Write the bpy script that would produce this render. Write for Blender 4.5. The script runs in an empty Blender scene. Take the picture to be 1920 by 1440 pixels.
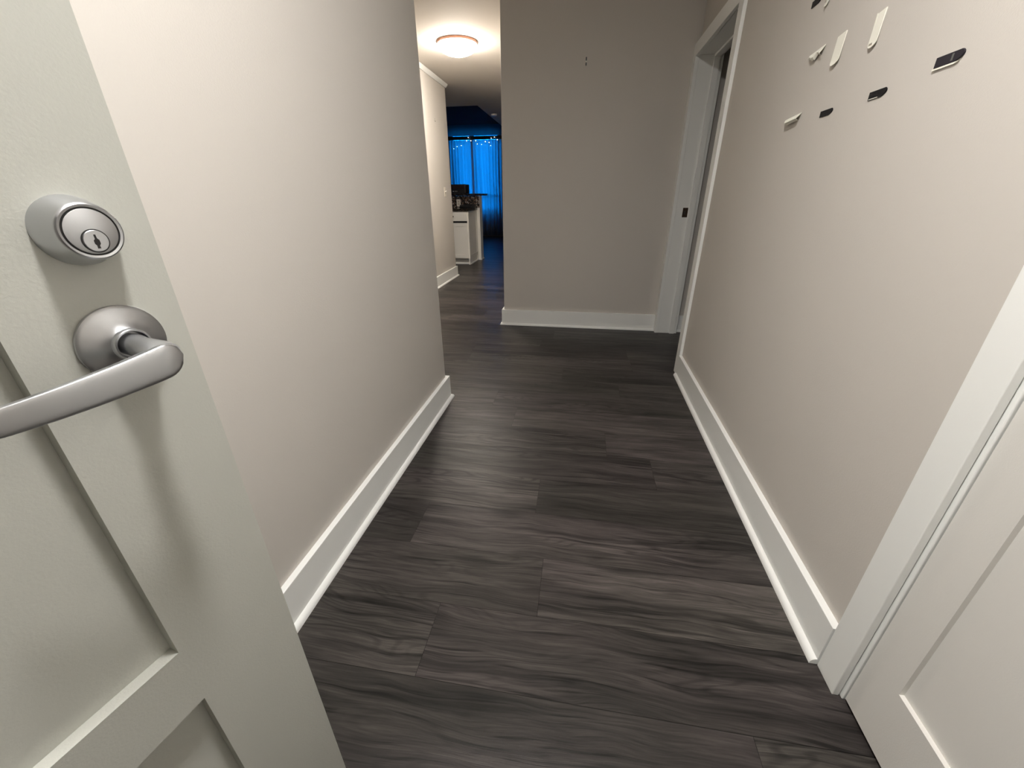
import bpy, bmesh, math, random
from mathutils import Vector, Matrix
random.seed(7)
sc = bpy.context.scene
COL = sc.collection

# ------------------------------------------------------------------ camera, world, exposure
CAM_YAW, CAM_PITCH, CAM_ROLL, CAM_F, CAM_Z = -0.1625683, 0.4389525, -0.006728, 757.42, 1.14
cy, sy = math.cos(CAM_YAW), math.sin(CAM_YAW)
cp, sp = math.cos(CAM_PITCH), math.sin(CAM_PITCH)
fw = Vector((sy * cp, cy * cp, -sp)); r0 = Vector((cy, -sy, 0)); u0 = r0.cross(fw)
cr, sr = math.cos(CAM_ROLL), math.sin(CAM_ROLL)
rt = cr * r0 + sr * u0; up = -sr * r0 + cr * u0
cam_d = bpy.data.cameras.new('camera'); cam = bpy.data.objects.new('camera', cam_d); COL.objects.link(cam)
cam_d.sensor_width = 36; cam_d.lens = CAM_F / 1920 * 36; cam_d.clip_start = 0.02; cam_d.clip_end = 60
M3 = Matrix((rt, up, -fw)).transposed()
cam.matrix_world = Matrix.Translation((0, 0, CAM_Z)) @ M3.to_4x4()
sc.camera = cam

world = bpy.data.worlds.new('dusk_sky'); sc.world = world; world.use_nodes = True
bgn = world.node_tree.nodes['Background']
wt = world.node_tree
_tc = wt.nodes.new('ShaderNodeTexCoord'); _sx = wt.nodes.new('ShaderNodeSeparateXYZ'); _mr = wt.nodes.new('ShaderNodeMapRange'); _mx = wt.nodes.new('ShaderNodeMixRGB')
wt.links.new(_tc.outputs['Generated'], _sx.inputs[0]); wt.links.new(_sx.outputs[2], _mr.inputs['Value'])
_mr.inputs['From Min'].default_value = -.12; _mr.inputs['From Max'].default_value = -.05
_mx.inputs['Color1'].default_value = (0.0, 0.01, 0.03, 1); _mx.inputs['Color2'].default_value = (0.002, 0.27, 1.0, 1)
wt.links.new(_mr.outputs[0], _mx.inputs['Fac']); wt.links.new(_mx.outputs[0], bgn.inputs[0]); bgn.inputs[1].default_value = 3.9

sc.view_settings.view_transform = 'Standard'; sc.view_settings.look = 'None'
sc.view_settings.gamma = 1; sc.view_settings.use_curve_mapping = False
sc.view_settings.exposure = 1.04
ENTRY_LAMP = 274.0      # emission of the ceiling lamp over the entry
HALL_LAMP = 63.0        # emission of the dome lamp in the hall
sc.cycles.max_bounces = 10; sc.cycles.diffuse_bounces = 6; sc.cycles.glossy_bounces = 4
sc.cycles.transmission_bounces = 6; sc.cycles.transparent_max_bounces = 8
sc.cycles.sample_clamp_indirect = 4.0
sc.cycles.use_denoising = True

# ------------------------------------------------------------------ materials
def new_mat(name):
    m = bpy.data.materials.new(name); m.use_nodes = True
    nt = m.node_tree; b = nt.nodes['Principled BSDF']
    return m, nt, b
def N(nt, t, **kw):
    n = nt.nodes.new(t)
    for k, v in kw.items(): setattr(n, k, v)
    return n
def paint(name, col, rough=0.5, bump=0.0, scale=300, spec=0.5, mottle=0.0, detail=3):
    m, nt, b = new_mat(name)
    b.inputs['Base Color'].default_value = (*col, 1); b.inputs['Roughness'].default_value = rough
    b.inputs['Specular IOR Level'].default_value = spec
    tc = N(nt, 'ShaderNodeTexCoord')
    if bump:
        no = N(nt, 'ShaderNodeTexNoise'); no.inputs['Scale'].default_value = scale; no.inputs['Detail'].default_value = detail
        nt.links.new(tc.outputs['Object'], no.inputs['Vector'])
        bp = N(nt, 'ShaderNodeBump'); bp.inputs['Strength'].default_value = bump; bp.inputs['Distance'].default_value = 0.001
        nt.links.new(no.outputs['Fac'], bp.inputs['Height']); nt.links.new(bp.outputs['Normal'], b.inputs['Normal'])
    if mottle:
        n2 = N(nt, 'ShaderNodeTexNoise'); n2.inputs['Scale'].default_value = 2.5; n2.inputs['Detail'].default_value = 4
        nt.links.new(tc.outputs['Object'], n2.inputs['Vector'])
        mx = N(nt, 'ShaderNodeMixRGB'); mx.inputs['Color1'].default_value = (*[c * (1 - mottle) for c in col], 1)
        mx.inputs['Color2'].default_value = (*[min(1, c * (1 + mottle)) for c in col], 1)
        nt.links.new(n2.outputs['Fac'], mx.inputs['Fac']); nt.links.new(mx.outputs['Color'], b.inputs['Base Color'])
    return m
def metal(name, col, rough):
    m, nt, b = new_mat(name)
    b.inputs['Base Color'].default_value = (*col, 1); b.inputs['Metallic'].default_value = 1
    tc = N(nt, 'ShaderNodeTexCoord'); mp = N(nt, 'ShaderNodeMapping'); mp.inputs['Scale'].default_value = (900, 900, 60)
    no = N(nt, 'ShaderNodeTexNoise'); no.inputs['Scale'].default_value = 1.0
    nt.links.new(tc.outputs['Object'], mp.inputs['Vector']); nt.links.new(mp.outputs['Vector'], no.inputs['Vector'])
    mr = N(nt, 'ShaderNodeMapRange'); mr.inputs['To Min'].default_value = rough - .05; mr.inputs['To Max'].default_value = rough + .07
    nt.links.new(no.outputs['Fac'], mr.inputs['Value']); nt.links.new(mr.outputs['Result'], b.inputs['Roughness'])
    return m
def emis(name, col, s):
    m, nt, b = new_mat(name)
    b.inputs['Base Color'].default_value = (*col, 1)
    b.inputs['Emission Color'].default_value = (*col, 1); b.inputs['Emission Strength'].default_value = s
    b.inputs['Roughness'].default_value = 0.4
    return m

MW = paint('greige_wall_paint', (0.57, 0.54, 0.50), 0.65, 0.35, 260, 0.3, 0.015)
MC = paint('ceiling_paint', (0.62, 0.58, 0.53), 0.8, 0.5, 120, 0.2, 0.02)
MT = paint('white_trim_paint', (0.85, 0.86, 0.84), 0.4, 0.05, 60, 0.5, 0.01)
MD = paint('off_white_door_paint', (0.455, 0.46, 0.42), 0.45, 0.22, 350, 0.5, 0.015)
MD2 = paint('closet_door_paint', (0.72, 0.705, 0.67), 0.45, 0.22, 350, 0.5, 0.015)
MN = metal('satin_nickel', (0.55, 0.56, 0.58), 0.33)
MNB = metal('polished_nickel_rim', (0.66, 0.64, 0.62), 0.2)
MK = paint('black_recess', (0.006, 0.005, 0.005), 0.5)
MBK = paint('black_plastic', (0.012, 0.012, 0.014), 0.35)
MVEL = paint('black_hook_tape', (0.004, 0.004, 0.006), 0.45, 0.6, 900, 0.12)
MWS = paint('white_foam_strip', (0.88, 0.87, 0.78), 0.6, 0.2, 500)
MCAB = paint('white_cabinet_paint', (0.90, 0.88, 0.83), 0.4)
MPL = paint('ivory_wall_plate', (0.72, 0.68, 0.60), 0.35)
MBR = metal('brown_lamp_rim', (0.45, 0.25, 0.18), 0.3)
MDOME = emis('warm_glass_dome', (1.0, 0.91, 0.80), HALL_LAMP)
MLENS = emis('entry_lamp_lens', (1.0, 0.97, 0.935), ENTRY_LAMP)
MBULB = emis('tiny_string_bulb', (0.75, 0.9, 1.0), 5)
MWIN = paint('window_frame_white', (0.5, 0.5, 0.5), 0.5)

# glass
MG, nt, b = new_mat('window_glass')
b.inputs['Base Color'].default_value = (1, 1, 1, 1); b.inputs['Roughness'].default_value = 0.0
b.inputs['Transmission Weight'].default_value = 1; b.inputs['IOR'].default_value = 1.01

def fabric(name, tr, col, through):
    m, nt, b = new_mat(name); nt.nodes.remove(b)
    out = nt.nodes['Material Output']
    d = N(nt, 'ShaderNodeBsdfDiffuse'); d.inputs['Color'].default_value = (*col, 1)
    t = N(nt, 'ShaderNodeBsdfTranslucent'); t.inputs['Color'].default_value = (*[tr * c for c in (1, 1, 1)], 1)
    p = N(nt, 'ShaderNodeBsdfTransparent')
    a = N(nt, 'ShaderNodeMixShader'); a.inputs[0].default_value = 0.6
    nt.links.new(d.outputs[0], a.inputs[1]); nt.links.new(t.outputs[0], a.inputs[2])
    c = N(nt, 'ShaderNodeMixShader'); c.inputs[0].default_value = through
    nt.links.new(a.outputs[0], c.inputs[1]); nt.links.new(p.outputs[0], c.inputs[2])
    nt.links.new(c.outputs[0], out.inputs['Surface'])
    return m
MSHEER = fabric('sheer_curtain_fabric', 0.8, (0.10, 0.12, 0.16), 0.12)
MBAND = fabric('lit_wall_band_fabric', 0.14, (0.06, 0.07, 0.1), 0.0)  # dim backlit cloth imitating blue light on the upper wall

# granite / mosaic
def speckle(name, cols, scale, rough, rand=True):
    m, nt, b = new_mat(name)
    tc = N(nt, 'ShaderNodeTexCoord'); v = N(nt, 'ShaderNodeTexVoronoi'); v.inputs['Scale'].default_value = scale
    nt.links.new(tc.outputs['Object'], v.inputs['Vector'])
    sx = N(nt, 'ShaderNodeSeparateXYZ'); nt.links.new(v.outputs['Color'], sx.inputs[0])
    cr_ = N(nt, 'ShaderNodeValToRGB'); cr_.color_ramp.interpolation = 'CONSTANT'
    e = cr_.color_ramp.elements
    while len(e) > 1: e.remove(e[-1])
    e[0].position = 0; e[0].color = (*cols[0], 1)
    for i, c in enumerate(cols[1:], 1):
        k = e.new(i / len(cols)); k.color = (*c, 1)
    nt.links.new(sx.outputs[0], cr_.inputs[0]); nt.links.new(cr_.outputs[0], b.inputs['Base Color'])
    b.inputs['Roughness'].default_value = rough
    return m
MGRAN = speckle('dark_granite', [(0.010, 0.008, 0.007), (0.02, 0.016, 0.014), (0.008, 0.006, 0.006), (0.06, 0.05, 0.04)], 90, 0.15)
MMOS = speckle('mosaic_backsplash_tile', [(0.02, 0.015, 0.012), (0.10, 0.07, 0.05), (0.30, 0.27, 0.25), (0.03, 0.03, 0.035), (0.16, 0.10, 0.075), (0.012, 0.01, 0.01)], 48, 0.25)

# ---- dark vinyl plank floor: every plank carries its own id, the grain is procedural
MF, nt, b = new_mat('dark_wood_plank_floor')
L = nt.links.new
at = N(nt, 'ShaderNodeAttribute', attribute_name='plank')
sep = N(nt, 'ShaderNodeSeparateColor'); L(at.outputs['Color'], sep.inputs[0])      # R = random id, G = tone
uv = N(nt, 'ShaderNodeTexCoord')
off = N(nt, 'ShaderNodeVectorMath', operation='SCALE'); off.inputs[3].default_value = 37.0
cmb = N(nt, 'ShaderNodeCombineXYZ'); L(sep.outputs[0], cmb.inputs[0]); L(sep.outputs[2], cmb.inputs[1]); L(sep.outputs[0], cmb.inputs[2])
L(cmb.outputs[0], off.inputs[0])
add = N(nt, 'ShaderNodeVectorMath', operation='ADD'); L(uv.outputs['Object'], add.inputs[0]); L(off.outputs[0], add.inputs[1])
# bend the grain
mpw = N(nt, 'ShaderNodeMapping'); mpw.inputs['Scale'].default_value = (2.2, 6.0, 1); L(add.outputs[0], mpw.inputs['Vector'])
warp = N(nt, 'ShaderNodeTexNoise'); warp.inputs['Scale'].default_value = 1.0; warp.inputs['Detail'].default_value = 2; L(mpw.outputs[0], warp.inputs['Vector'])
wv = N(nt, 'ShaderNodeVectorMath', operation='SUBTRACT'); wv.inputs[1].default_value = (.5, .5, .5); L(warp.outputs['Color'], wv.inputs[0])
wm = N(nt, 'ShaderNodeVectorMath', operation='MULTIPLY'); wm.inputs[1].default_value = (0.1, 0.085, 0); L(wv.outputs[0], wm.inputs[0])
gp = N(nt, 'ShaderNodeVectorMath', operation='ADD'); L(add.outputs[0], gp.inputs[0]); L(wm.outputs[0], gp.inputs[1])
def grain(sx_, sy_, det, rough=.6):
    mp = N(nt, 'ShaderNodeMapping'); mp.inputs['Scale'].default_value = (sx_, sy_, 1); L(gp.outputs[0], mp.inputs['Vector'])
    n = N(nt, 'ShaderNodeTexNoise'); n.inputs['Scale'].default_value = 1; n.inputs['Detail'].default_value = det; n.inputs['Roughness'].default_value = rough
    L(mp.outputs[0], n.inputs['Vector']); return n.outputs['Fac']
g_fine = grain(9, 260, 4, .7); g_mid = grain(3.0, 55, 4, .65); g_big = grain(1.4, 9, 3, .5); g_streak = grain(1.6, 30, 2, .5)
def mrange(src, a0, a1, b0, b1, clamp=True):
    m_ = N(nt, 'ShaderNodeMapRange'); m_.clamp = clamp
    for k, v in zip(('From Min', 'From Max', 'To Min', 'To Max'), (a0, a1, b0, b1)): m_.inputs[k].default_value = v
    L(src, m_.inputs['Value']); return m_.outputs[0]
def mul(a_, b_):
    m_ = N(nt, 'ShaderNodeMath', operation='MULTIPLY'); L(a_, m_.inputs[0]); L(b_, m_.inputs[1]); return m_.outputs[0]
def mth(op, a_, b_=None, c_=None):
    m_ = N(nt, 'ShaderNodeMath', operation=op)
    for i_, v_ in enumerate((a_, b_, c_)):
        if v_ is None: continue
        if isinstance(v_, (int, float)): m_.inputs[i_].default_value = v_
        else: L(v_, m_.inputs[i_])
    return m_.outputs[0]
# cathedral rings: contour lines of a long soft field
field = grain(1.15, 7.5, 2, .45); ring_mask = grain(1.0, 5.5, 1, .5)
rings_ = mth('SINE', mth('MULTIPLY', field, 150.0))
ring_amt = mrange(ring_mask, .46, .66, 0.0, 1.0)
ringf = mth('SUBTRACT', 1.0, mth('MULTIPLY', mth('MULTIPLY', mrange(rings_, .1, 1, 0, 1), ring_amt), .42))
# knots
kv = N(nt, 'ShaderNodeTexVoronoi'); kv.inputs['Scale'].default_value = 1.0; kv.inputs['Randomness'].default_value = 1
kmp = N(nt, 'ShaderNodeMapping'); kmp.inputs['Scale'].default_value = (2.3, 6.5, 1); L(gp.outputs[0], kmp.inputs['Vector']); L(kmp.outputs[0], kv.inputs['Vector'])
ksel = N(nt, 'ShaderNodeSeparateColor'); L(kv.outputs['Color'], ksel.inputs[0])
kr = mth('MULTIPLY', mrange(kv.outputs['Distance'], .03, .22, 1, 0), mrange(ksel.outputs[0], .55, .75, 0, 1))
knot = mth('SUBTRACT', 1.0, mth('MULTIPLY', kr, .6))
dark_thin = grain(2.4, 85, 3, .6); dark_wide = grain(1.3, 24, 3, .6)
f = mul(mrange(g_fine, .3, .7, .70, 1.30), mrange(g_mid, .32, .68, .66, 1.34))
f = mul(f, mrange(g_big, .3, .7, .62, 1.38))
f = mul(f, mrange(dark_thin, .33, .43, .40, 1.0))
f = mul(f, mrange(dark_wide, .34, .46, .50, 1.0))
f = mul(f, ringf); f = mul(f, knot)
f = mul(f, mrange(sep.outputs[1], 0, 1, 0.45, 1.75))
hue = N(nt, 'ShaderNodeMixRGB'); hue.inputs['Color1'].default_value = (0.0435, 0.0372, 0.0358, 1); hue.inputs['Color2'].default_value = (0.0430, 0.0388, 0.0350, 1)
hn = grain(.8, 2.2, 2, .5)
L(mrange(hn, .4, .6, 0, 1), hue.inputs['Fac'])
vs = N(nt, 'ShaderNodeVectorMath', operation='SCALE'); L(hue.outputs[0], vs.inputs[0]); L(f, vs.inputs[3])
# sparse pale dust specks
dv = N(nt, 'ShaderNodeTexVoronoi'); dv.inputs['Scale'].default_value = 11.0; L(uv.outputs['Object'], dv.inputs['Vector'])
ds_ = N(nt, 'ShaderNodeSeparateColor'); L(dv.outputs['Color'], ds_.inputs[0])
dk = mth('MULTIPLY', mth('LESS_THAN', dv.outputs['Distance'], .011), mth('GREATER_THAN', ds_.outputs[1], .80))
dm = N(nt, 'ShaderNodeMixRGB'); L(dk, dm.inputs['Fac']); L(vs.outputs[0], dm.inputs['Color1']); dm.inputs['Color2'].default_value = (.4, .38, .34, 1)
L(dm.outputs[0], b.inputs['Base Color'])
L(mrange(g_mid, .3, .7, .42, .32), b.inputs['Roughness'])
b.inputs['Specular IOR Level'].default_value = 0.20
bp = N(nt, 'ShaderNodeBump'); bp.inputs['Strength'].default_value = 0.35; bp.inputs['Distance'].default_value = 0.0012
L(g_fine, bp.inputs['Height']); L(bp.outputs[0], b.inputs['Normal'])

# ------------------------------------------------------------------ mesh helpers
class MB:
    def __init__(s): s.bm = bmesh.new()
    def box(s, x0, x1, y0, y1, z0, z1):
        v = [s.bm.verts.new(p) for p in ((x0,y0,z0),(x1,y0,z0),(x1,y1,z0),(x0,y1,z0),(x0,y0,z1),(x1,y0,z1),(x1,y1,z1),(x0,y1,z1))]
        for f_ in ((3,2,1,0),(4,5,6,7),(0,1,5,4),(1,2,6,5),(2,3,7,6),(3,0,4,7)): s.bm.faces.new([v[i] for i in f_])
        return s
    def prism(s, pts, z0, z1):                 # polygon pts (x, y) extruded in z, counter-clockwise
        a = [s.bm.verts.new((*p, z0)) for p in pts]; b_ = [s.bm.verts.new((*p, z1)) for p in pts]
        s.bm.faces.new(a[::-1]); s.bm.faces.new(b_); n = len(pts)
        for i in range(n): s.bm.faces.new((a[i], a[(i+1) % n], b_[(i+1) % n], b_[i]))
        return s
    def loft(s, rings, cap=True, closed=True):
        R_ = [[s.bm.verts.new(p) for p in r_] for r_ in rings]; n = len(R_[0])
        for a, b_ in zip(R_[:-1], R_[1:]):
            for i in range(n if closed else n - 1): s.bm.faces.new((a[i], a[(i+1) % n], b_[(i+1) % n], b_[i]))
        if cap: s.bm.faces.new(R_[0][::-1]); s.bm.faces.new(R_[-1])
        return s
    def lathe(s, prof, c, ax, seg=64, cap=True):   # prof [(radius, height)] about axis ax from c
        ax = Vector(ax).normalized(); t = Vector((0, 0, 1)) if abs(ax.z) < .9 else Vector((1, 0, 0))
        e1 = ax.cross(t).normalized(); e2 = ax.cross(e1); c = Vector(c)
        rings = [[c + ax * h + (e1 * math.cos(2*math.pi*k/seg) + e2 * math.sin(2*math.pi*k/seg)) * max(r_, 1e-5) for k in range(seg)] for r_, h in prof]
        return s.loft(rings, cap)
    def sweep(s, path, prof, side=1):          # profile (offset from wall, z) along a floor path with mitred corners; room on the right
        rings = []; n = len(path)
        for i, p in enumerate(path):
            ds = []
            if i > 0: ds.append((Vector(p) - Vector(path[i-1])).normalized())
            if i < n - 1: ds.append((Vector(path[i+1]) - Vector(p)).normalized())
            ns = [Vector((d.y, -d.x)) * side for d in ds]
            m_ = sum(ns, Vector((0, 0))); m_ = m_ / m_.length; m_ = m_ / m_.dot(ns[0])
            rings.append([(p[0] + m_.x * o, p[1] + m_.y * o, z) for o, z in prof])
        return s.loft(rings)
    def build(s, name, mat, parent=None, bevel=0, smooth=False, seg=2, xf=None):
        bmesh.ops.recalc_face_normals(s.bm, faces=s.bm.faces)
        me = bpy.data.meshes.new(name)
        if xf is not None: bmesh.ops.transform(s.bm, matrix=xf, verts=s.bm.verts)
        s.bm.to_mesh(me); s.bm.free(); me.materials.append(mat)
        o = bpy.data.objects.new(name, me); COL.objects.link(o)
        if parent is not None:
            o.parent = parent; o.matrix_parent_inverse = parent.matrix_world.inverted() if parent.type != 'EMPTY' else Matrix.Translation(-parent.location)
        if bevel:
            b_ = o.modifiers.new('bevel', 'BEVEL'); b_.width = bevel; b_.segments = seg; b_.limit_method = 'ANGLE'; b_.angle_limit = math.radians(40)
        if smooth:
            for p in me.polygons: p.use_smooth = True
            try:
                me.set_sharp_from_angle(angle=math.radians(38))
            except Exception: pass
        return o
def tag(o, label=None, cat=None, group=None, kind=None):
    if label: o['label'] = label
    if cat: o['category'] = cat
    if group: o['group'] = group
    if kind: o['kind'] = kind
    return o
def struct(o, label=None, cat=None): return tag(o, label, cat, kind='structure')
def empty(name, loc):
    o = bpy.data.objects.new(name, None); o.location = loc; COL.objects.link(o); o.empty_display_size = .05; return o

# ------------------------------------------------------------------ setting
H = 2.45; HT = 2.62        # ceiling underside, top of everything
# walls of the corridor. The left wall leans very slightly to the corridor's axis.
LX = lambda y: -0.771 + (y - 0.65) * (0.014 / 1.485)
WLY = 2.135
o = MB().prism([(-1.0, -0.56), (LX(-.56), -0.56), (LX(WLY), WLY), (-1.88, WLY), (-1.88, WLY - .14), (-1.0, WLY - .14)], 0, H).build('wall_left', MW, bevel=.004)
struct(o, 'greige wall along the left of the entry corridor, ending at the hall', 'wall')
RX = lambda y: .708 + (y - .8) * .0088
mb = MB()
def wseg(y0, y1, z0, z1): mb.prism([(RX(y0), y0), (.85, y0), (.85, y1), (RX(y1), y1)], z0, z1)
wseg(.715, 2.72, 0, H)                      # between closet and bedroom doors
wseg(2.72, 3.69, 2.02, H)                   # over the bedroom opening
wseg(-.15, .715, 2.05, H)                   # over the closet door
wseg(-.56, -.15, 0, H)
o = mb.build('wall_right', MW); struct(o, 'greige wall on the right of the entry corridor with adhesive strips', 'wall')
EY = 3.745
o = MB().prism([(-.685, EY), (1.95, EY), (1.95, EY + .12), (-.565, EY + .12), (-.565, 12.75), (-.685, 12.75)], 0, HT).build('wall_end', MW, bevel=.004)
struct(o, 'greige end wall facing the entry with one small hook', 'wall')
o = MB().prism([(-2.02, WLY - .14), (-1.88, WLY), (-1.88, 6.20), (-2.02, 6.20)], 0, H).build('wall_hall', MW, bevel=.003)
struct(o, 'brightly lit hall wall on the left with a light switch', 'wall')
o = MB().box(-5.1, -2.02, 6.08, 6.20, 0, H).build('wall_kitchen', MW); struct(o)
o = MB().box(-5.2, -5.0, 6.08, 12.75, 0, 2.95).build('wall_living', MW); struct(o)
# window wall with opening
WX0, WX1, WZ0, WZ1, WY = -3.80, -2.41, 0.72, 2.80, 12.75  # opening reaches up so sky light backs the added cloth band
mb = MB(); mb.box(-5.2, WX0, WY, WY + .18, 0, 2.95).box(WX1, -.565, WY, WY + .18, 0, 2.95).box(WX0, WX1, WY, WY + .18, 0, WZ0).box(WX0, WX1, WY, WY + .18, WZ1, 2.95)
o = mb.build('wall_far', MW); struct(o)
# bedroom behind the right hand doorway
mb = MB(); mb.box(1.95, 2.07, 1.3, 3.85, 0, H).box(.84, 1.95, 1.2, 1.3, 0, H)
o = mb.build('wall_bedroom', MW); struct(o)
# unseen shell added to stop sky light leaking round the closet door
mb = MB(); mb.box(1.4, 1.5, -.3, 1.0, 0, H).box(.84, 1.4, .9, 1.0, 0, H).box(.84, 1.4, -.3, -.2, 0, H)
o = mb.build('wall_leak_block', MW); struct(o)
# entry wall behind the camera, outer landing beyond it
mb = MB(); mb.box(-1.0, -.66, -.70, -.56, 0, H).box(.31, .84, -.70, -.56, 0, H).box(-.66, .31, -.70, -.56, 2.08, H)
o = mb.build('wall_entry', MW); struct(o)
mb = MB(); mb.box(-1.3, 1.2, -2.3, -2.2, 0, H).box(-1.3, -1.2, -2.2, -.70, 0, H).box(1.1, 1.2, -2.2, -.70, 0, H).box(-1.2, -1.0, -.75, -.70, 0, H).box(.84, 1.1, -.75, -.70, 0, H)
o = mb.build('wall_landing', MW); struct(o)
# ceilings
mb = MB(); mb.box(-5.2, 2.1, -2.3, 7.68, H, 2.56).box(-1.80, 2.1, 7.68, 12.93, H, 2.56).box(-1.80, -1.74, 7.68, 12.93, 2.56, 2.95).box(-5.2, -1.8, 7.60, 7.68, 2.56, 2.95)
o = mb.build('ceiling', MC); struct(o, 'lit plaster ceiling of the corridor and hall', 'ceiling')
o = MB().box(-5.2, -1.74, 7.60, 12.93, 2.85, 3.0).build('ceiling_living', paint('unlit_ceiling_dark', (0.03, 0.03, 0.035), .9, spec=0.1)); struct(o)  # near-black colour stands in for the lack of light up here

# floor: one mesh of planks, each with an id, a tone and its own grain
PW = 0.2145; Y0 = 0.796 - 8 * PW - .0005; bm = bmesh.new(); cl = []
known = {-1: (.465, .35, .6), 0: (-.358, .62, .52), 1: (-.06, .5, .95), 2: (-.545, .30, .62), 3: (-.111, .62, .28), 4: (.384, .36, .42), 5: (.186, .42, .55), 6: (-.31, .55, .72), 7: (-.463, .72, .5), 8: (.30, .45, .62), 9: (-.069, .75, .3), 10: (-.80, .55, .72)}
rows = int((12.9 + 2.3) / PW) + 1
Y00 = 0.796 - PW     # near edge of row 0
for r_ in range(-14, rows):
    ya = Y00 + r_ * PW; yb = ya + PW
    if ya > 12.93: break
    jx, tl, tr_ = known.get(r_, (random.uniform(-.6, .6), random.uniform(.25, .8), random.uniform(.25, .8)))
    PL = 1.22
    k0 = -5
    for k in range(k0, 3):
        xa = jx + k * PL; xb = xa + PL
        xa, xb = max(xa, -5.2), min(xb, 2.1)
        if xb <= xa: continue
        g = .0007
        vs_ = [bm.verts.new(p) for p in ((xa + g, ya + g, 0), (xb - g, ya + g, 0), (xb - g, yb - g, 0), (xa + g, yb - g, 0))]
        bm.faces.new(vs_)
        tone = tl if k == -1 else tr_ if k == 0 else random.uniform(.2, .85)
        cl.append((random.random(), tone, random.random(), 1))
# dark seam substrate just below
zb = -.0012
vs_ = [bm.verts.new(p) for p in ((-5.2, -2.3, zb), (2.1, -2.3, zb), (2.1, 12.93, zb), (-5.2, 12.93, zb))]; bm.faces.new(vs_); cl.append((.5, 0, .5, 1))
vb = [bm.verts.new(p) for p in ((-5.2, -2.3, -.1), (2.1, -2.3, -.1), (2.1, 12.93, -.1), (-5.2, 12.93, -.1))]; bm.faces.new(vb[::-1]); cl.append((.5, 0, .5, 1))
me = bpy.data.meshes.new('floor'); bm.to_mesh(me); bm.free(); me.materials.append(MF)
ca = me.color_attributes.new('plank', 'FLOAT_COLOR', 'CORNER')
for p in me.polygons:
    for li in p.loop_indices: ca.data[li].color = cl[p.index]
fl = bpy.data.objects.new('floor', me); COL.objects.link(fl); struct(fl, 'dark grey-brown wood plank floor', 'floor')

# baseboards: flat board with a rounded shoe
def qr(r0_, hz, n=6, base=.020):
    return [(base + r0_ * math.sin(a * math.pi / 2 / n), hz * math.cos(a * math.pi / 2 / n)) for a in range(0, n + 1)]
BASE = [(0, 0), (0, .145), (.019, .145), (.020, .144)] + qr(.016, .019)
def baseboard(name, path, label):
    o = MB().sweep(path, BASE).build(name, MT, bevel=0)
    for p in o.data.polygons: p.use_smooth = True
    o.data.set_sharp_from_angle(angle=math.radians(30))
    return struct(o, label, 'baseboard')
baseboard('baseboard_left', [(LX(-.5), -.5), (LX(WLY), WLY), (-1.85, WLY)], 'white baseboard along the left corridor wall')
baseboard('baseboard_hall', [(-1.88, WLY + .04), (-1.88, 6.20), (-2.4, 6.20)], 'white baseboard under the lit hall wall')
baseboard('baseboard_end', [(-.685, 12.5), (-.685, EY), (.7055, EY)], 'white baseboard across the foot of the end wall')
baseboard('baseboard_right', [(RX(2.703), 2.703), (RX(.778), .778)], 'white baseboard along the right corridor wall')
baseboard('baseboard_bedroom', [(.85, EY), (1.93, EY)], 'short piece of baseboard seen through the bedroom doorway')
# crown strip of the hall wall
o = MB().sweep([(-1.88, WLY), (-1.88, 6.20), (-2.1, 6.20)], [(0, H - .001), (0, H - .045), (.010, H - .045), (.03, H - .012), (.03, H - .001)]).build('trim_1', MT)
struct(o, 'thin white crown moulding at the top of the hall wall', 'moulding')

# --- closet door casing (right foreground)
CX = .691
mb = MB()
def cseg(y0, y1, z0, z1): mb.prism([(CX, y0), (RX(y0), y0), (RX(y1), y1), (CX, y1)], z0, z1)
cseg(.705, .7765, 0, 2.1215); cseg(-.22, -.1485, 0, 2.1215); cseg(-.1485, .705, 2.05, 2.1215)
o = mb.build('trim_2', MT, bevel=.0018, seg=3); struct(o, 'wide white casing around the closet door at the right edge', 'door casing')
mb = MB(); mb.box(.7092, .83, .6970, .7149, 0, 2.05).box(.7092, .83, -.1499, -.1395, 0, 2.05).box(.7092, .83, -.1395, .6970, 2.034, 2.05)
o = mb.build('trim_3', MT, bevel=.003, seg=3); struct(o, 'narrow jamb beside the closet door', 'door jamb')

def panel_door(name, y0, y1, z0, z1, x_face, thick, stile, panels, rec, mat, sgn=1):
    # door in the y-z plane, face at x_face looking -x, recessed flat panels [(z0, z1)]
    mb = MB()
    mb.box(x_face + rec, x_face + thick - rec, y0 + .001, y1 - .001, z0 + .001, z1 - .001)
    for side in (0, 1):
        a, b_ = (x_face, x_face + rec) if side == 0 else (x_face + thick - rec, x_face + thick)
        mb.box(a, b_, y0, y0 + stile, z0, z1); mb.box(a, b_, y1 - stile, y1, z0, z1)
        zs = [z0] + [z for p in panels for z in p] + [z1]
        for i in range(0, len(zs), 2): mb.box(a, b_, y0 + stile, y1 - stile, zs[i], zs[i+1])
    return mb
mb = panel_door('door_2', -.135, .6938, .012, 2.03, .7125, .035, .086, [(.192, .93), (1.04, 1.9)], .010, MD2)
o = mb.build('door_2', MD2); struct(o, 'closed off-white closet door with recessed panels, right foreground', 'door')

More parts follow.
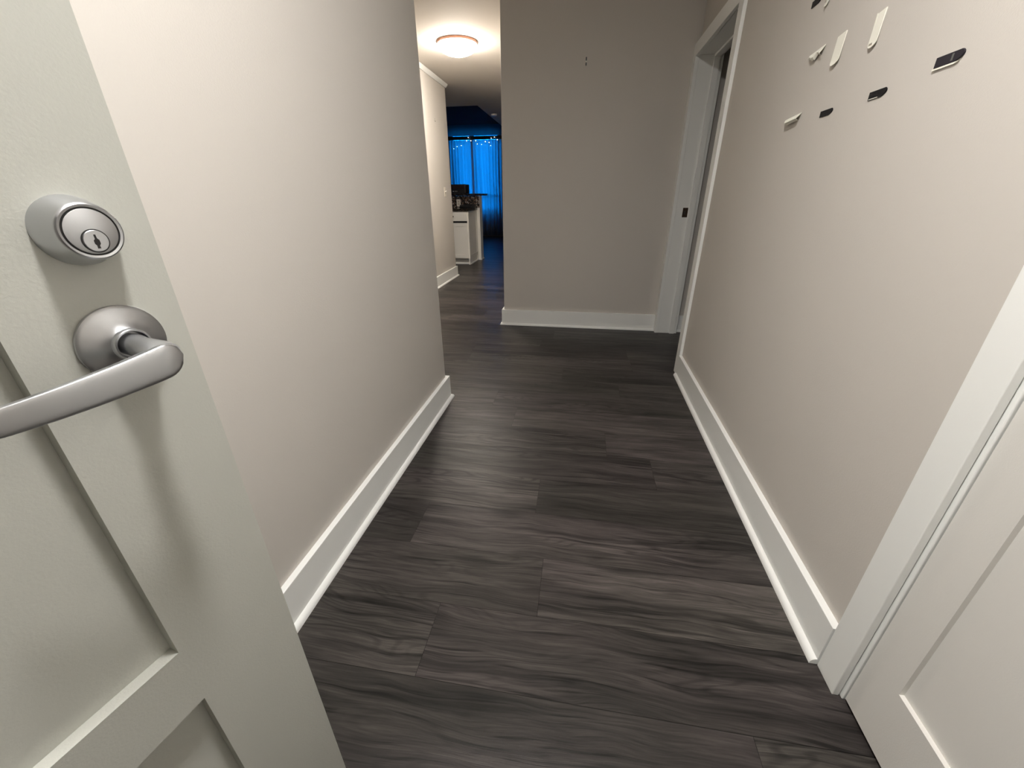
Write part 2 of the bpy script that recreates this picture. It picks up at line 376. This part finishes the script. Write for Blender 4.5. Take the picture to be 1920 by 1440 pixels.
# --- bedroom doorway: casing and jamb
J0, J1, DH, CXF = 2.785, 3.665, 2.003, .7065
mb = MB(); RF = RX(3.2)
def fseg(y0, y1, z0, z1): mb.prism([(CXF, y0), (RX(y0), y0), (RX(y1), y1), (CXF, y1)], z0, z1)
fseg(2.705, J0, 0, DH + .082); fseg(J1, EY - .0005, 0, DH + .082); fseg(J0, J1, DH, DH + .082)
o = mb.build('trim_4', MT, bevel=.0018); struct(o, 'white casing around the open bedroom doorway', 'door casing')
mb = MB()
for a, b_ in ((J0 - .045, J0 - .004), (J1 + .004, J1 + .018)): mb.box(.7335, .895, a, b_, 0, DH + .004)
mb.box(.7335, .895, J0 - .004, J1 + .004, DH + .004, DH + .016)
mb.box(.832, .872, J1 - .010, J1 + .004, 0, DH + .004).box(.832, .872, J0 - .004, J0 + .010, 0, DH + .004).box(.832, .872, J0 + .010, J1 - .010, DH - .010, DH + .004)
o = mb.build('trim_5', MT, bevel=.001); struct(o, 'white jamb with door stop inside the bedroom doorway', 'door jamb')
mb = MB(); mb.box(.785, .824, J1 + .0022, J1 + .0038, .965, 1.035)
sp_ = mb.build('strike_plate', metal('dark_bronze', (.1, .07, .05), .4)); tag(sp_, 'small dark strike plate on the white bedroom door jamb', 'strike plate')
MB().box(.794, .806, J1 + .0010, J1 + .0021, .985, 1.012).build('latch_hole', MNB, sp_)

# ------------------------------------------------------------------ entry door, standing open at the left
AZ = math.radians(13); DR = Vector((math.sin(AZ), math.cos(AZ), 0)); DN = Vector((math.cos(AZ), -math.sin(AZ), 0)); P0 = Vector((-.425, .369, 0))
# local frame: x = along the door towards the latch edge, y = out of the face, z = up ; origin = latch edge on the floor
DM = Matrix(((DR.x, DN.x, 0, P0.x), (DR.y, DN.y, 0, P0.y), (0, 0, 1, 0), (0, 0, 0, 1)))
mb = MB(); W = .91; ST = .1338; TH = .044; RC = .016
zs = [.012, .19, .538, .634, 1.93, 2.04]
mb.box(-W, 0, -TH + RC, -RC, .012, 2.04)
for a, b_ in ((-RC, 0), (-TH, -TH + RC)):
    mb.box(-ST, 0, a, b_, .012, 2.04).box(-W, -W + ST, a, b_, .012, 2.04)
    for z0, z1 in ((zs[0], zs[1]), (zs[2], zs[3]), (zs[4], zs[5])): mb.box(-W + ST, -ST, a, b_, z0, z1)
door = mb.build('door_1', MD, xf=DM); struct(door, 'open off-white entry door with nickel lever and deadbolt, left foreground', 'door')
MB().box(-.002, .0012, -.034, -.0065, 1.0, 1.02).build('latch_bolt', metal('dark_latch', (.16, .14, .12), .4), door, xf=DM)['label'] = 'dark latch bolt on the door edge'
# rose and lever
BS = -.0595; RZ = 1.0105
def P(s, n_, z): return DM @ Vector((s, n_, z))
rose = MB().lathe([(.0001, .0), (.0358, 0), (.0365, .0018), (.0360, .0036), (.0346, .0046), (.0332, .0054), (.024, .0098), (.0172, .0135), (.0158, .0150), (.0156, .0192), (.0148, .0202), (.0134, .0200), (.0128, .0188), (.0128, .009), (.0001, .009)], (BS, 0, RZ), (0, 1, 0), 96, False).build('rose', MN, door, smooth=True, xf=DM)
mb = MB()
# neck flaring into the lever
nk = []
for h_, a_, b_, ds, dz, ex_ in ((.0092, .0104, .0104, 0, 0, 1), (.022, .0104, .0104, 0, 0, .9), (.034, .0106, .0102, .0005, -.001, .8), (.044, .0122, .0106, .002, -.003, .75), (.051, .0150, .0118, .0035, -.006, .7), (.0565, .0160, .0130, .0035, -.009, .7)):
    rg = []
    for k in range(48):
        a = 2 * math.pi * k / 48; c_, s2 = math.cos(a), math.sin(a)
        rg.append((BS + ds - .002 * (ds > 0) + a_ * math.copysign(abs(c_) ** ex_, c_), h_, RZ + dz + b_ * math.copysign(abs(s2) ** ex_, s2)))
    nk.append(rg)
mb.loft(nk)
rings = []
NS = 44; LEN = .136
for i in range(NS + 1):
    t = i / NS
    s_ = BS + .0165 - LEN * (1 - (1 - t) ** 1.0)
    # half height: round nose, widest past the pivot, tapering to the tip
    d_ = t * LEN
    hh = .0165 * math.sqrt(max(0, 1 - (1 - min(1, d_ / .018)) ** 2)) * (1 - .36 * t) + .0002
    tip = (LEN - d_)
    if tip < .010: hh *= math.sqrt(max(0, 1 - (1 - tip / .010) ** 2)) * .98 + .02
    fz = RZ - .0095 - .0145 * t - .001 * math.sin(t * math.pi)
    fo = .064 - .004 * (1 - min(1, d_ / .02)) ** 2 - .020 * t ** 2.2   # front face offset, bows back to the door
    th = (.0105 - .0035 * t) * (1 if d_ > .012 else .55 + .45 * d_ / .012)
    ring = []
    M_ = 28
    for k in range(M_):
        a = 2 * math.pi * k / M_
        ca_, sa_ = math.cos(a), math.sin(a)
        e = .32
        yy = math.copysign(abs(ca_) ** e, ca_) * th / 2; zz = math.copysign(abs(sa_) ** .5, sa_) * hh
        ring.append((s_, fo - th / 2 + yy - .0012 * (zz / .016) ** 2, fz + zz))
    rings.append(ring)
mb.loft(rings)
lever = mb.build('lever_handle', MN, door, smooth=True, xf=DM)
# deadbolt
BZ = 1.1135
db = MB().lathe([(.0001, 0), (.0290, 0), (.0290, .002), (.0282, .006), (.0232, .0250), (.0226, .0268), (.0214, .0276), (.0196, .0270), (.0193, .0254), (.0001, .0254)], (BS, 0, BZ), (0, 1, 0), 96, False).build('deadbolt', MN, door, smooth=True, xf=DM)
MB().lathe([(.0196, .0256), (.0196, .0262), (.0182, .0262), (.0182, .0256)], (BS, 0, BZ), (0, 1, 0), 64, False).build('groove', MK, db, xf=DM)
MB().lathe([(.0001, .0255), (.0181, .0255), (.0181, .0272), (.0178, .0274), (.0001, .0274)], (BS, 0, BZ), (0, 1, 0), 64, False).build('face_plate', MN, db, smooth=True, xf=DM)
PZ = BZ - .0075
MB().lathe([(.0096, .0270), (.0096, .0278), (.0086, .0278), (.0086, .0270)], (BS, 0, PZ), (0, 1, 0), 48, False).build('groove', MK, db, xf=DM)
MB().lathe([(.0001, .0272), (.0087, .0272), (.0087, .0284), (.0083, .0288), (.0001, .0288)], (BS, 0, PZ), (0, 1, 0), 48, False).build('key_plug', MN, db, smooth=True, xf=DM)
mb = MB(); Q = [(-.0006, .0052), (.0008, .0052), (.0010, .0020), (.0022, .0006), (.0022, -.0024), (.0010, -.0040), (.0012, -.0062), (-.0010, -.0062), (-.0008, -.0038), (-.0018, -.0022), (-.0018, .0004), (-.0006, .0016)]
mb.loft([[(BS + x, h_, PZ + z) for x, z in Q] for h_ in (.0285, .02895)]); mb.build('keyhole', MK, db, xf=DM)

# ------------------------------------------------------------------ lamps
# hall dome
hx, hy = -1.275, 4.70
hl = empty('ceiling_lamp', (hx, hy, H)); tag(hl, 'lit round dome lamp on the hall ceiling', 'ceiling lamp')
MB().lathe([(.0001, -.0), (.192, 0), (.192, -.018), (.180, -.026), (.176, -.020), (.0001, -.020)], (hx, hy, H), (0, 0, 1), 64, False).build('rim', MBR, hl, smooth=True)
R = .186; dome = [(R * math.cos(a), -.022 - .084 * math.sin(a)) for a in [math.pi / 2 * k / 12 for k in range(13)]]
MB().lathe(dome, (hx, hy, H), (0, 0, 1), 64, True).build('glass_dome', MDOME, hl, smooth=True)
MB().lathe([(.0001, -.116), (.007, -.113), (.007, -.1065), (.0001, -.1065)], (hx, hy, H), (0, 0, 1), 24, False).build('finial', MBR, hl, smooth=True)
# entry lamp (above and just ahead of the camera)
ex, ey = -.08, .40
el = empty('ceiling_lamp', (ex, ey, H)); tag(el, 'round dome lamp in the corridor ceiling above the entry door', 'ceiling lamp')
RE = .09
MB().lathe([(.0001, 0), (RE + .006, 0), (RE + .006, -.016), (RE - .002, -.020), (.0001, -.018)], (ex, ey, H), (0, 0, 1), 64, False).build('rim', MBR, el, smooth=True)
MB().lathe([(RE * math.cos(a), -.020 - .016 * math.sin(a)) for a in [math.pi / 2 * k / 12 for k in range(13)]], (ex, ey, H), (0, 0, 1), 64, True).build('glass_dome', MLENS, el, smooth=True)

# ------------------------------------------------------------------ things on the right wall
def lozenge(name, yL, yR, zb, zt, mat, label, cat, group, up=False, th=.0022):
    # flat strip on the wall; one end square, the end nearer the camera rounded
    pts = []
    h = zt - zb
    pts += [(yL, zb), (yL, zt)]
    n = 10; r_ = .015
    for t_, d_ in ((0, .001), (.08, -.0018), (.22, -.0046), (.40, -.0056), (.58, -.0042), (.73, -.0005), (.86, .0050), (.95, .0105), (1.0, .016)):
        pts.append((yR + d_, zt - h * t_))
    mb = MB(); mb.loft([[(RX(y) - t_, y, z) for y, z in pts] for t_ in (.0001, th)])
    o = mb.build(name, mat, bevel=.0004); tag(o, label, cat, group); return o
G1 = 'black adhesive strips on the right wall'; G2 = 'white adhesive strips on the right wall'
lozenge('black_adhesive_strip', 1.636, 1.570, 1.351, 1.3675, MVEL, 'smallest dark strip, leftmost of the low row of black adhesive strips', 'adhesive strip', G1)
o = lozenge('black_adhesive_strip', 1.392, 1.328, 1.3535, 1.3715, MVEL, 'middle black adhesive strip of the low row, with a pale line under its edge', 'adhesive strip', G1)
MB().box(RX(1.37) - .0026, RX(1.37) - .0021, 1.352, 1.388, 1.3545, 1.3558).build('adhesive_line', MWS, o)
o = lozenge('black_adhesive_strip', 1.176, 1.110, 1.3725, 1.391, paint('dusty_black_tape', (.022, .019, .026), .6, .6, 900, .2), 'largest black strip at the right, on a white backing with a dusty patch', 'adhesive strip', G1, th=.004)
o2 = MB(); o2.loft([[(RX(y) - t_, y, z) for y, z in ((1.180, 1.3690), (1.180, 1.3722), (1.112, 1.3722), (1.122, 1.3690))] for t_ in (.0001, .0035)]); o2.build('white_backing', MWS, o)
MB().box(RX(1.13) - .0044, RX(1.13) - .0039, 1.128, 1.133, 1.376, 1.388).build('dust_patch', paint('grey_dust', (.12, .12, .11), .8), o)
lozenge('black_adhesive_strip', 1.905, 1.843, 1.698, 1.716, MVEL, 'black adhesive strip cut off by the top edge of the picture', 'adhesive strip', G1)
def vstrip(yc, w, zt, zb, label, tabbed=False, skew=0.0, lift=.0015):
    pts = [(yc + w / 2, zt - .002), (yc - w / 2, zt + .002)]
    n = 10
    for k in range(n + 1):
        a = math.pi * k / n
        pts.append((yc - math.cos(a) * w / 2 * 1.0 + 0, zb + .013 - math.sin(a) * .013))
    mb = MB()
    L_ = lambda z: lift + (.004 if tabbed else .006) * max(0, 1 - (z - zb) / (zt - zb) * 2.2) ** 2
    top = [(RX(y) - L_(z) - .0014, y, z) for y, z in pts]; bot = [(RX(y) - L_(z) + .0002 if z < zt - .03 else RX(y) - .0001, y, z) for y, z in pts]
    mb.loft([bot, top]); o = mb.build('white_adhesive_strip', MWS); tag(o, label, 'adhesive strip', G2); return o
vstrip(1.629, .044, 1.557, 1.482, 'plain upright white adhesive strip, left of the two long white ones')
o = vstrip(1.448, .034, 1.552, 1.477, 'long upright white adhesive strip with a see-through tab at its lower end', True)
MB().box(RX(1.45) - .0073, RX(1.45) - .0062, 1.444, 1.456, 1.484, 1.4875).build('tab_mark', paint('grey_tab_mark', (.42, .40, .34), .6), o)
MB().box(RX(1.46) - .0040, RX(1.46) - .0030, 1.4605, 1.4645, 1.50, 1.551).build('folded_edge', MWS, o)
o = vstrip(1.790, .024, 1.72, 1.668, 'pull tab of a white strip cut off by the top edge of the picture', True)
MB().box(RX(1.79) - .0070, RX(1.79) - .0060, 1.787, 1.795, 1.679, 1.686).build('tab_mark', bpy.data.materials['grey_tab_mark'], o)
# curled strips standing off the wall
def curl(yL, yR, z, drop, outd, label, ragged):
    mb = MB(); n = 12; rings = []; rings2 = []
    for i in range(n + 1):
        t = i / n; y = yL + (yR - yL) * t
        rg = (random.uniform(-.3, .3) if ragged else 0)
        end = math.sin(min(1, t * 2.4 + .12) * math.pi / 2)      # narrows towards the far end
        dz = drop * end * (1 + rg); ou = outd * end * (1 + rg * .5)
        z_ = z + .006 * t
        pr = [(0, 0), (.3, .22), (.65, .5), (1.0, .72), (1.06, .86), (.85, .98), (.5, 1.08)]
        ring = [(RX(y) - .0012 - ou * a, y, z_ - dz * b_) for a, b_ in pr] + [(RX(y) - .0002 - ou * a * .95, y, z_ - .0012 - dz * b_) for a, b_ in pr[::-1]]
        rings.append(ring)
    mb.loft(rings); o = mb.build('white_adhesive_strip', MWS, smooth=False); tag(o, label, 'adhesive strip', G2); return o
curl(1.893, 1.775, 1.381, .020, .015, 'white strip curling off the wall, lowest and leftmost of the white strips', False)
curl(1.822, 1.724, 1.552, .020, .011, 'torn crumpled scrap of white strip, left of the two upright white ones', True)

# hooks
def hook(name, loc, nrm, label, s=1.0):
    o = empty(name, loc); tag(o, label, 'hook'); n_ = Vector(nrm)
    c = Vector(loc); side = n_.cross(Vector((0, 0, 1)))
    def q(a, b_, z): return c + side * a * s + n_ * b_ * s + Vector((0, 0, z * s))
    def blk(a0, a1, b0, b1, z0, z1):
        mb = MB(); A = [q(a, b_, z0) for a, b_ in ((a0, b0), (a1, b0), (a1, b1), (a0, b1))]; B = [q(a, b_, z1) for a, b_ in ((a0, b0), (a1, b0), (a1, b1), (a0, b1))]
        return mb.loft([A, B])
    blk(-.004, .004, .0003, .0015, -.012, .034).build('plate', MBK, o)
    MB().lathe([(.0001, 0), (.005 * s, .0), (.005 * s, .008 * s), (.0001, .010 * s)], q(0, .0015, .006), n_, 16, False).build('nail_head', emis('shiny_nail', (.9, .85, .8), .0) if False else MWS, o)
    mb = blk(-.004, .004, .0015, .012, -.017, -.010); mb2 = mb; mb2.build('prong', MBK, o)
    return o
hook('picture_hook', (-.044, EY, 2.015), (0, -1, 0), 'tiny picture hook with a white nail on the end wall')
hook('picture_hook', (-1.88, 5.69, 1.975), (1, 0, 0), 'tiny hook high on the lit hall wall', .7)

# light switch on the hall wall
ls = empty('light_switch', (-1.88, 5.90, 1.175)); tag(ls, 'ivory toggle light switch on the lit hall wall', 'light switch')
MB().box(-1.8799, -1.8745, 5.865, 5.937, 1.117, 1.233).build('wall_plate', MPL, ls, bevel=.002)
MB().box(-1.8744, -1.8735, 5.893, 5.909, 1.160, 1.190).build('slot', paint('brown_slot_shading', (.16, .12, .09), .5), ls)  # toggle slot; its brown also paints the shading on the plate
MB().loft([[(-1.8735, y, z) for y, z in ((5.896, 1.170), (5.906, 1.170), (5.906, 1.186), (5.896, 1.186))], [(-1.858, y, z) for y, z in ((5.898, 1.184), (5.904, 1.184), (5.904, 1.192), (5.898, 1.192))]]).build('toggle', MCAB, ls)

# ------------------------------------------------------------------ kitchen
cab = empty('base_cabinet', (-2.19, 7.55, 0)); tag(cab, 'white base cabinet with drawer and panel door in the kitchen beyond the hall', 'cabinet')
CXR, CXL, CF, CBk = -1.935, -2.47, 7.25, 7.875
mb = MB(); mb.box(CXL, CXR, CF + .02, CBk, .10, .884).box(CXL, CXR - .03, CF + .09, CBk, .0, .10).box(CXR - .022, CXR, CF + .02, CBk, 0, .10)
mb.build('body', MCAB, cab, bevel=.001)
MB().box(CXL + .005, CXR - .022, CF, CF + .0195, .728, .870).build('drawer', MCAB, cab, bevel=.002)
MB().box(CXL + .005, CXR - .022, CF + .0185, CF + .0199, .697, .7275).build('gap_shade_strip', MBK, cab)['label'] = 'black strip painting the shade in the gap between drawer and door'  # solid black strip painting in the shade between the fronts
mb = MB(); a, b_ = CXL + .005, CXR - .022
mb.box(a, b_, CF + .010, CF + .0195, .112, .696).box(a, a + .06, CF, CF + .0099, .112, .696).box(b_ - .06, b_, CF, CF + .0099, .112, .696).box(a + .06, b_ - .06, CF, CF + .0099, .112, .172).box(a + .06, b_ - .06, CF, CF + .0099, .642, .696)
mb.build('door', MCAB, cab, bevel=.001)
kn = MB().lathe([(.006, 0), (.006, .012), (.014, .016), (.014, .024), (.0001, .027)], (-2.195, CF, .80), (0, -1, 0), 24).build('knob', MBK, cab, smooth=True)
MB().box(CXL, CXR + .012, CF + .078, CF + .0895, 0, .019).box(CXR + .0005, CXR + .012, CF + .0896, CBk, 0, .019).build('shoe_moulding', MT, cab)
MB().box(CXR + .0005, CXR + .006, CF + .02, CF + .075, .10, .88).box(CXR + .0005, CXR + .006, CBk - .06, CBk, .02, .88).box(CXR + .0005, CXR + .006, CF + .075, CBk - .06, .10, .16).box(CXR + .0005, CXR + .006, CF + .075, CBk - .06, .82, .88).build('side_panel', MCAB, cab)
# countertop
o = MB().box(CXL - .1, CXR + .022, CF - .025, 7.876, .886, .922).build('countertop', MGRAN, bevel=.003); tag(o, 'dark granite countertop on the white kitchen cabinet', 'countertop')
# raised bar wall with tile
bw = empty('bar_wall', (-2.4, 7.98, 0)); tag(bw, 'half-height bar wall behind the counter, white end and mosaic tile face', 'bar wall')
MB().box(-2.9, -1.872, 7.890, 8.08, 0, 1.120).build('core', MT, bw)
MB().box(-2.9, -1.874, 7.880, 7.8895, .922, 1.120).build('mosaic_tile', MMOS, bw)
MB().box(-1.926, -1.872, 7.878, 7.8895, 0, .885).build('end_board', MCAB, bw)
MB().box(-1.926, -1.860, 7.864, 7.8775, 0, .019).box(-1.8715, -1.858, 7.8780, 8.10, 0, .019).build('shoe_moulding', MT, bw)
o = MB().prism([(-2.9, 7.84), (-1.91, 7.84), (-1.862, 7.90), (-1.858, 8.10), (-1.835, 8.18), (-1.835, 8.42), (-2.9, 8.42)], 1.122, 1.156).build('bar_top', MGRAN, bevel=.003); tag(o, 'dark granite bar top above the mosaic tile', 'bar top')
ol = empty('wall_outlet', (-2.262, 7.88, 1.005)); tag(ol, 'ivory outlet plate on the mosaic tile', 'outlet')
MB().box(-2.300, -2.226, 7.8745, 7.8798, .945, 1.065).build('wall_plate', MPL, ol, bevel=.001)
for z in (.985, 1.025): MB().box(-2.277, -2.249, 7.8730, 7.8744, z - .014, z + .014).build('socket', paint('tan_socket', (.45, .40, .33), .5), ol)
# black tray on the counter
mb = MB(); mb.box(-2.17, -1.925, 7.60, 7.86, .923, .935).box(-2.17, -1.925, 7.845, 7.86, .935, .985).box(-2.17, -1.925, 7.60, 7.612, .935, .960).box(-2.17, -2.158, 7.612, 7.845, .935, .975).box(-1.937, -1.925, 7.612, 7.845, .935, .975)
o = mb.build('black_tray', MBK, bevel=.004); tag(o, 'low black tray on the dark countertop', 'tray')
# black box-like appliance on the bar
ap = empty('black_appliance', (-2.3, 8.05, 1.156)); tag(ap, 'black boxy appliance on the bar top in front of the blue curtains', 'appliance')
MB().box(-2.52, -2.145, 7.96, 8.25, 1.157, 1.312).build('housing', MBK, ap, bevel=.008)
MB().box(-2.50, -2.17, 7.956, 7.9595, 1.235, 1.30).build('reflection_panel', paint('brown_reflection', (.03, .02, .02), .15), ap)  # added panel, brownish reflection on the housing put into its colour
for x in (-2.385, -2.345, -2.315): MB().box(x, x + (.022 if x < -2.35 else .014), 7.9550, 7.9558, 1.193, 1.200).build('white_mark', emis('white_print', (.8, .8, .8), .0), ap)

# ------------------------------------------------------------------ window, curtains
win = MB()
fy0, fy1 = WY + .05, WY + .10
win.box(WX0, WX0 + .05, fy0, fy1, WZ0, WZ1).box(WX1 - .05, WX1, fy0, fy1, WZ0, WZ1).box(WX0 + .05, WX1 - .05, fy0, fy1, WZ0, WZ0 + .05).box(WX0 + .05, WX1 - .05, fy0, fy1, WZ1 - .05, WZ1)
win.box(-3.26, -3.14, fy0, fy1, WZ0 + .05, WZ1 - .05).box(-3.14, WX1 - .05, fy0, fy1, 1.06, 1.15)
w_ = win.build('window_1', MWIN); struct(w_, 'blue dusk window behind the sheer curtains', 'window')
MB().box(WX0 + .05, -3.26, fy0 + .02, fy0 + .026, WZ0 + .05, WZ1 - .05).build('pane', MG, w_)
MB().box(-3.14, WX1 - .05, fy0 + .02, fy0 + .026, 1.15, WZ1 - .05).build('pane', MG, w_)
MB().box(-3.14, WX1 - .05, fy0 + .02, fy0 + .026, WZ0 + .05, 1.06).build('pane', MG, w_)
def curtain(x0, x1, z0, z1, yc, amp, wl, label, seed, mat=MSHEER, tail=None):
    rnd = random.Random(seed); n = int((x1 - x0) / .008); ph = 0; pts = []
    widths = []
    for i in range(n + 1):
        x = x0 + (x1 - x0) * i / n; ph += .008 / wl * (1 + .45 * math.sin(x * 9 + seed)) * 2 * math.pi
        pts.append((x, ph))
    rings = []
    m = 14
    for j in range(m + 1):
        z = z0 + (z1 - z0) * j / m; k = 1 - j / m
        rings.append([(x + .01 * math.sin(ph_ * .5) * k, yc + amp * (.45 + .55 * k) * math.sin(ph_ + .3 * math.sin(z * 3 + x * 4)) + .006 * math.sin(x * 31 + z * 2), z) for x, ph_ in pts])
    mb = MB(); R_ = rings
    mb.loft(R_, cap=False, closed=False)
    o = mb.build('curtain', mat, smooth=True)
    so = o.modifiers.new('cloth', 'SOLIDIFY'); so.thickness = .0008
    tag(o, label, 'curtain', 'sheer curtains at the far window'); return o
curtain(-3.95, -3.165, .03, 2.50, 12.57, .055, .115, 'left sheer curtain glowing blue, behind the black appliance', 3)
curtain(-3.125, -1.95, .03, 2.50, 12.57, .055, .115, 'right sheer curtain glowing blue, beside the end wall edge', 5)
# added cloth band, backlit to imitate the blue-lit wall over the window
vl = MB(); n = 60
vl.loft([[(-4.0 + 3.2 * i / n, 12.49 + .006 * math.sin(i * 1.7), z) for i in range(n + 1)] for z in (2.585, 2.70, 2.845)], cap=False, closed=False)
v = vl.build('lit_wall_band', MBAND, smooth=True); tag(v, 'added dark blue cloth band standing for the lit wall above the curtains', 'lit_wall_band')
cr_o = MB().box(-4.0, -.8, 12.50, 12.535, 2.50, 2.584).build('curtain_rail', MBK, bevel=.003); tag(cr_o, 'dark rail that carries the sheer curtains', 'curtain rail')
# string of tiny lights
sl = empty('string_light', (-3.0, 12.44, 2.47)); tag(sl, 'string of tiny white lights draped along the curtain top', 'string light')
BP = [(-3.626, 2.289), (-3.531, 2.338), (-3.408, 2.361), (-3.251, 2.471), (-3.202, 2.545), (-3.132, 2.468), (-2.997, 2.465), (-2.956, 2.389), (-2.837, 2.374), (-2.731, 2.441), (-2.628, 2.42), (-2.586, 2.344), (-2.566, 2.518), (-2.477, 2.54), (-2.398, 2.477)]
mb = MB()
for (x0, z0), (x1, z1) in zip(BP[:-1], BP[1:]):
    A = Vector((x0, 12.46, z0)); B = Vector((x1, 12.46, z1)); mb.lathe([(.0012, 0), (.0012, (B - A).length)], A, B - A, 6)
mb.build('wire', MBK, sl)
for i, (x, z) in enumerate(BP):
    r_ = .009 if i not in (0, 1, 2, 7, 8, 11) else .006
    MB().lathe([(.0001, -r_), (r_ * .7, -r_ * .7), (r_, 0), (r_ * .7, r_ * .7), (.0001, r_)], (x, 12.446, z), (0, 0, 1), 12, False).build('bulb', MBULB, sl, smooth=True)
# ceiling detector beyond the kitchen
sd = MB().lathe([(.0001, 0), (.055, 0), (.055, -.018), (.045, -.028), (.0001, -.028)], (-1.69, 8.50, H), (0, 0, 1), 32, False).build('smoke_detector', MCAB, smooth=True); tag(sd, 'small white smoke detector on the dark ceiling past the kitchen', 'smoke detector')
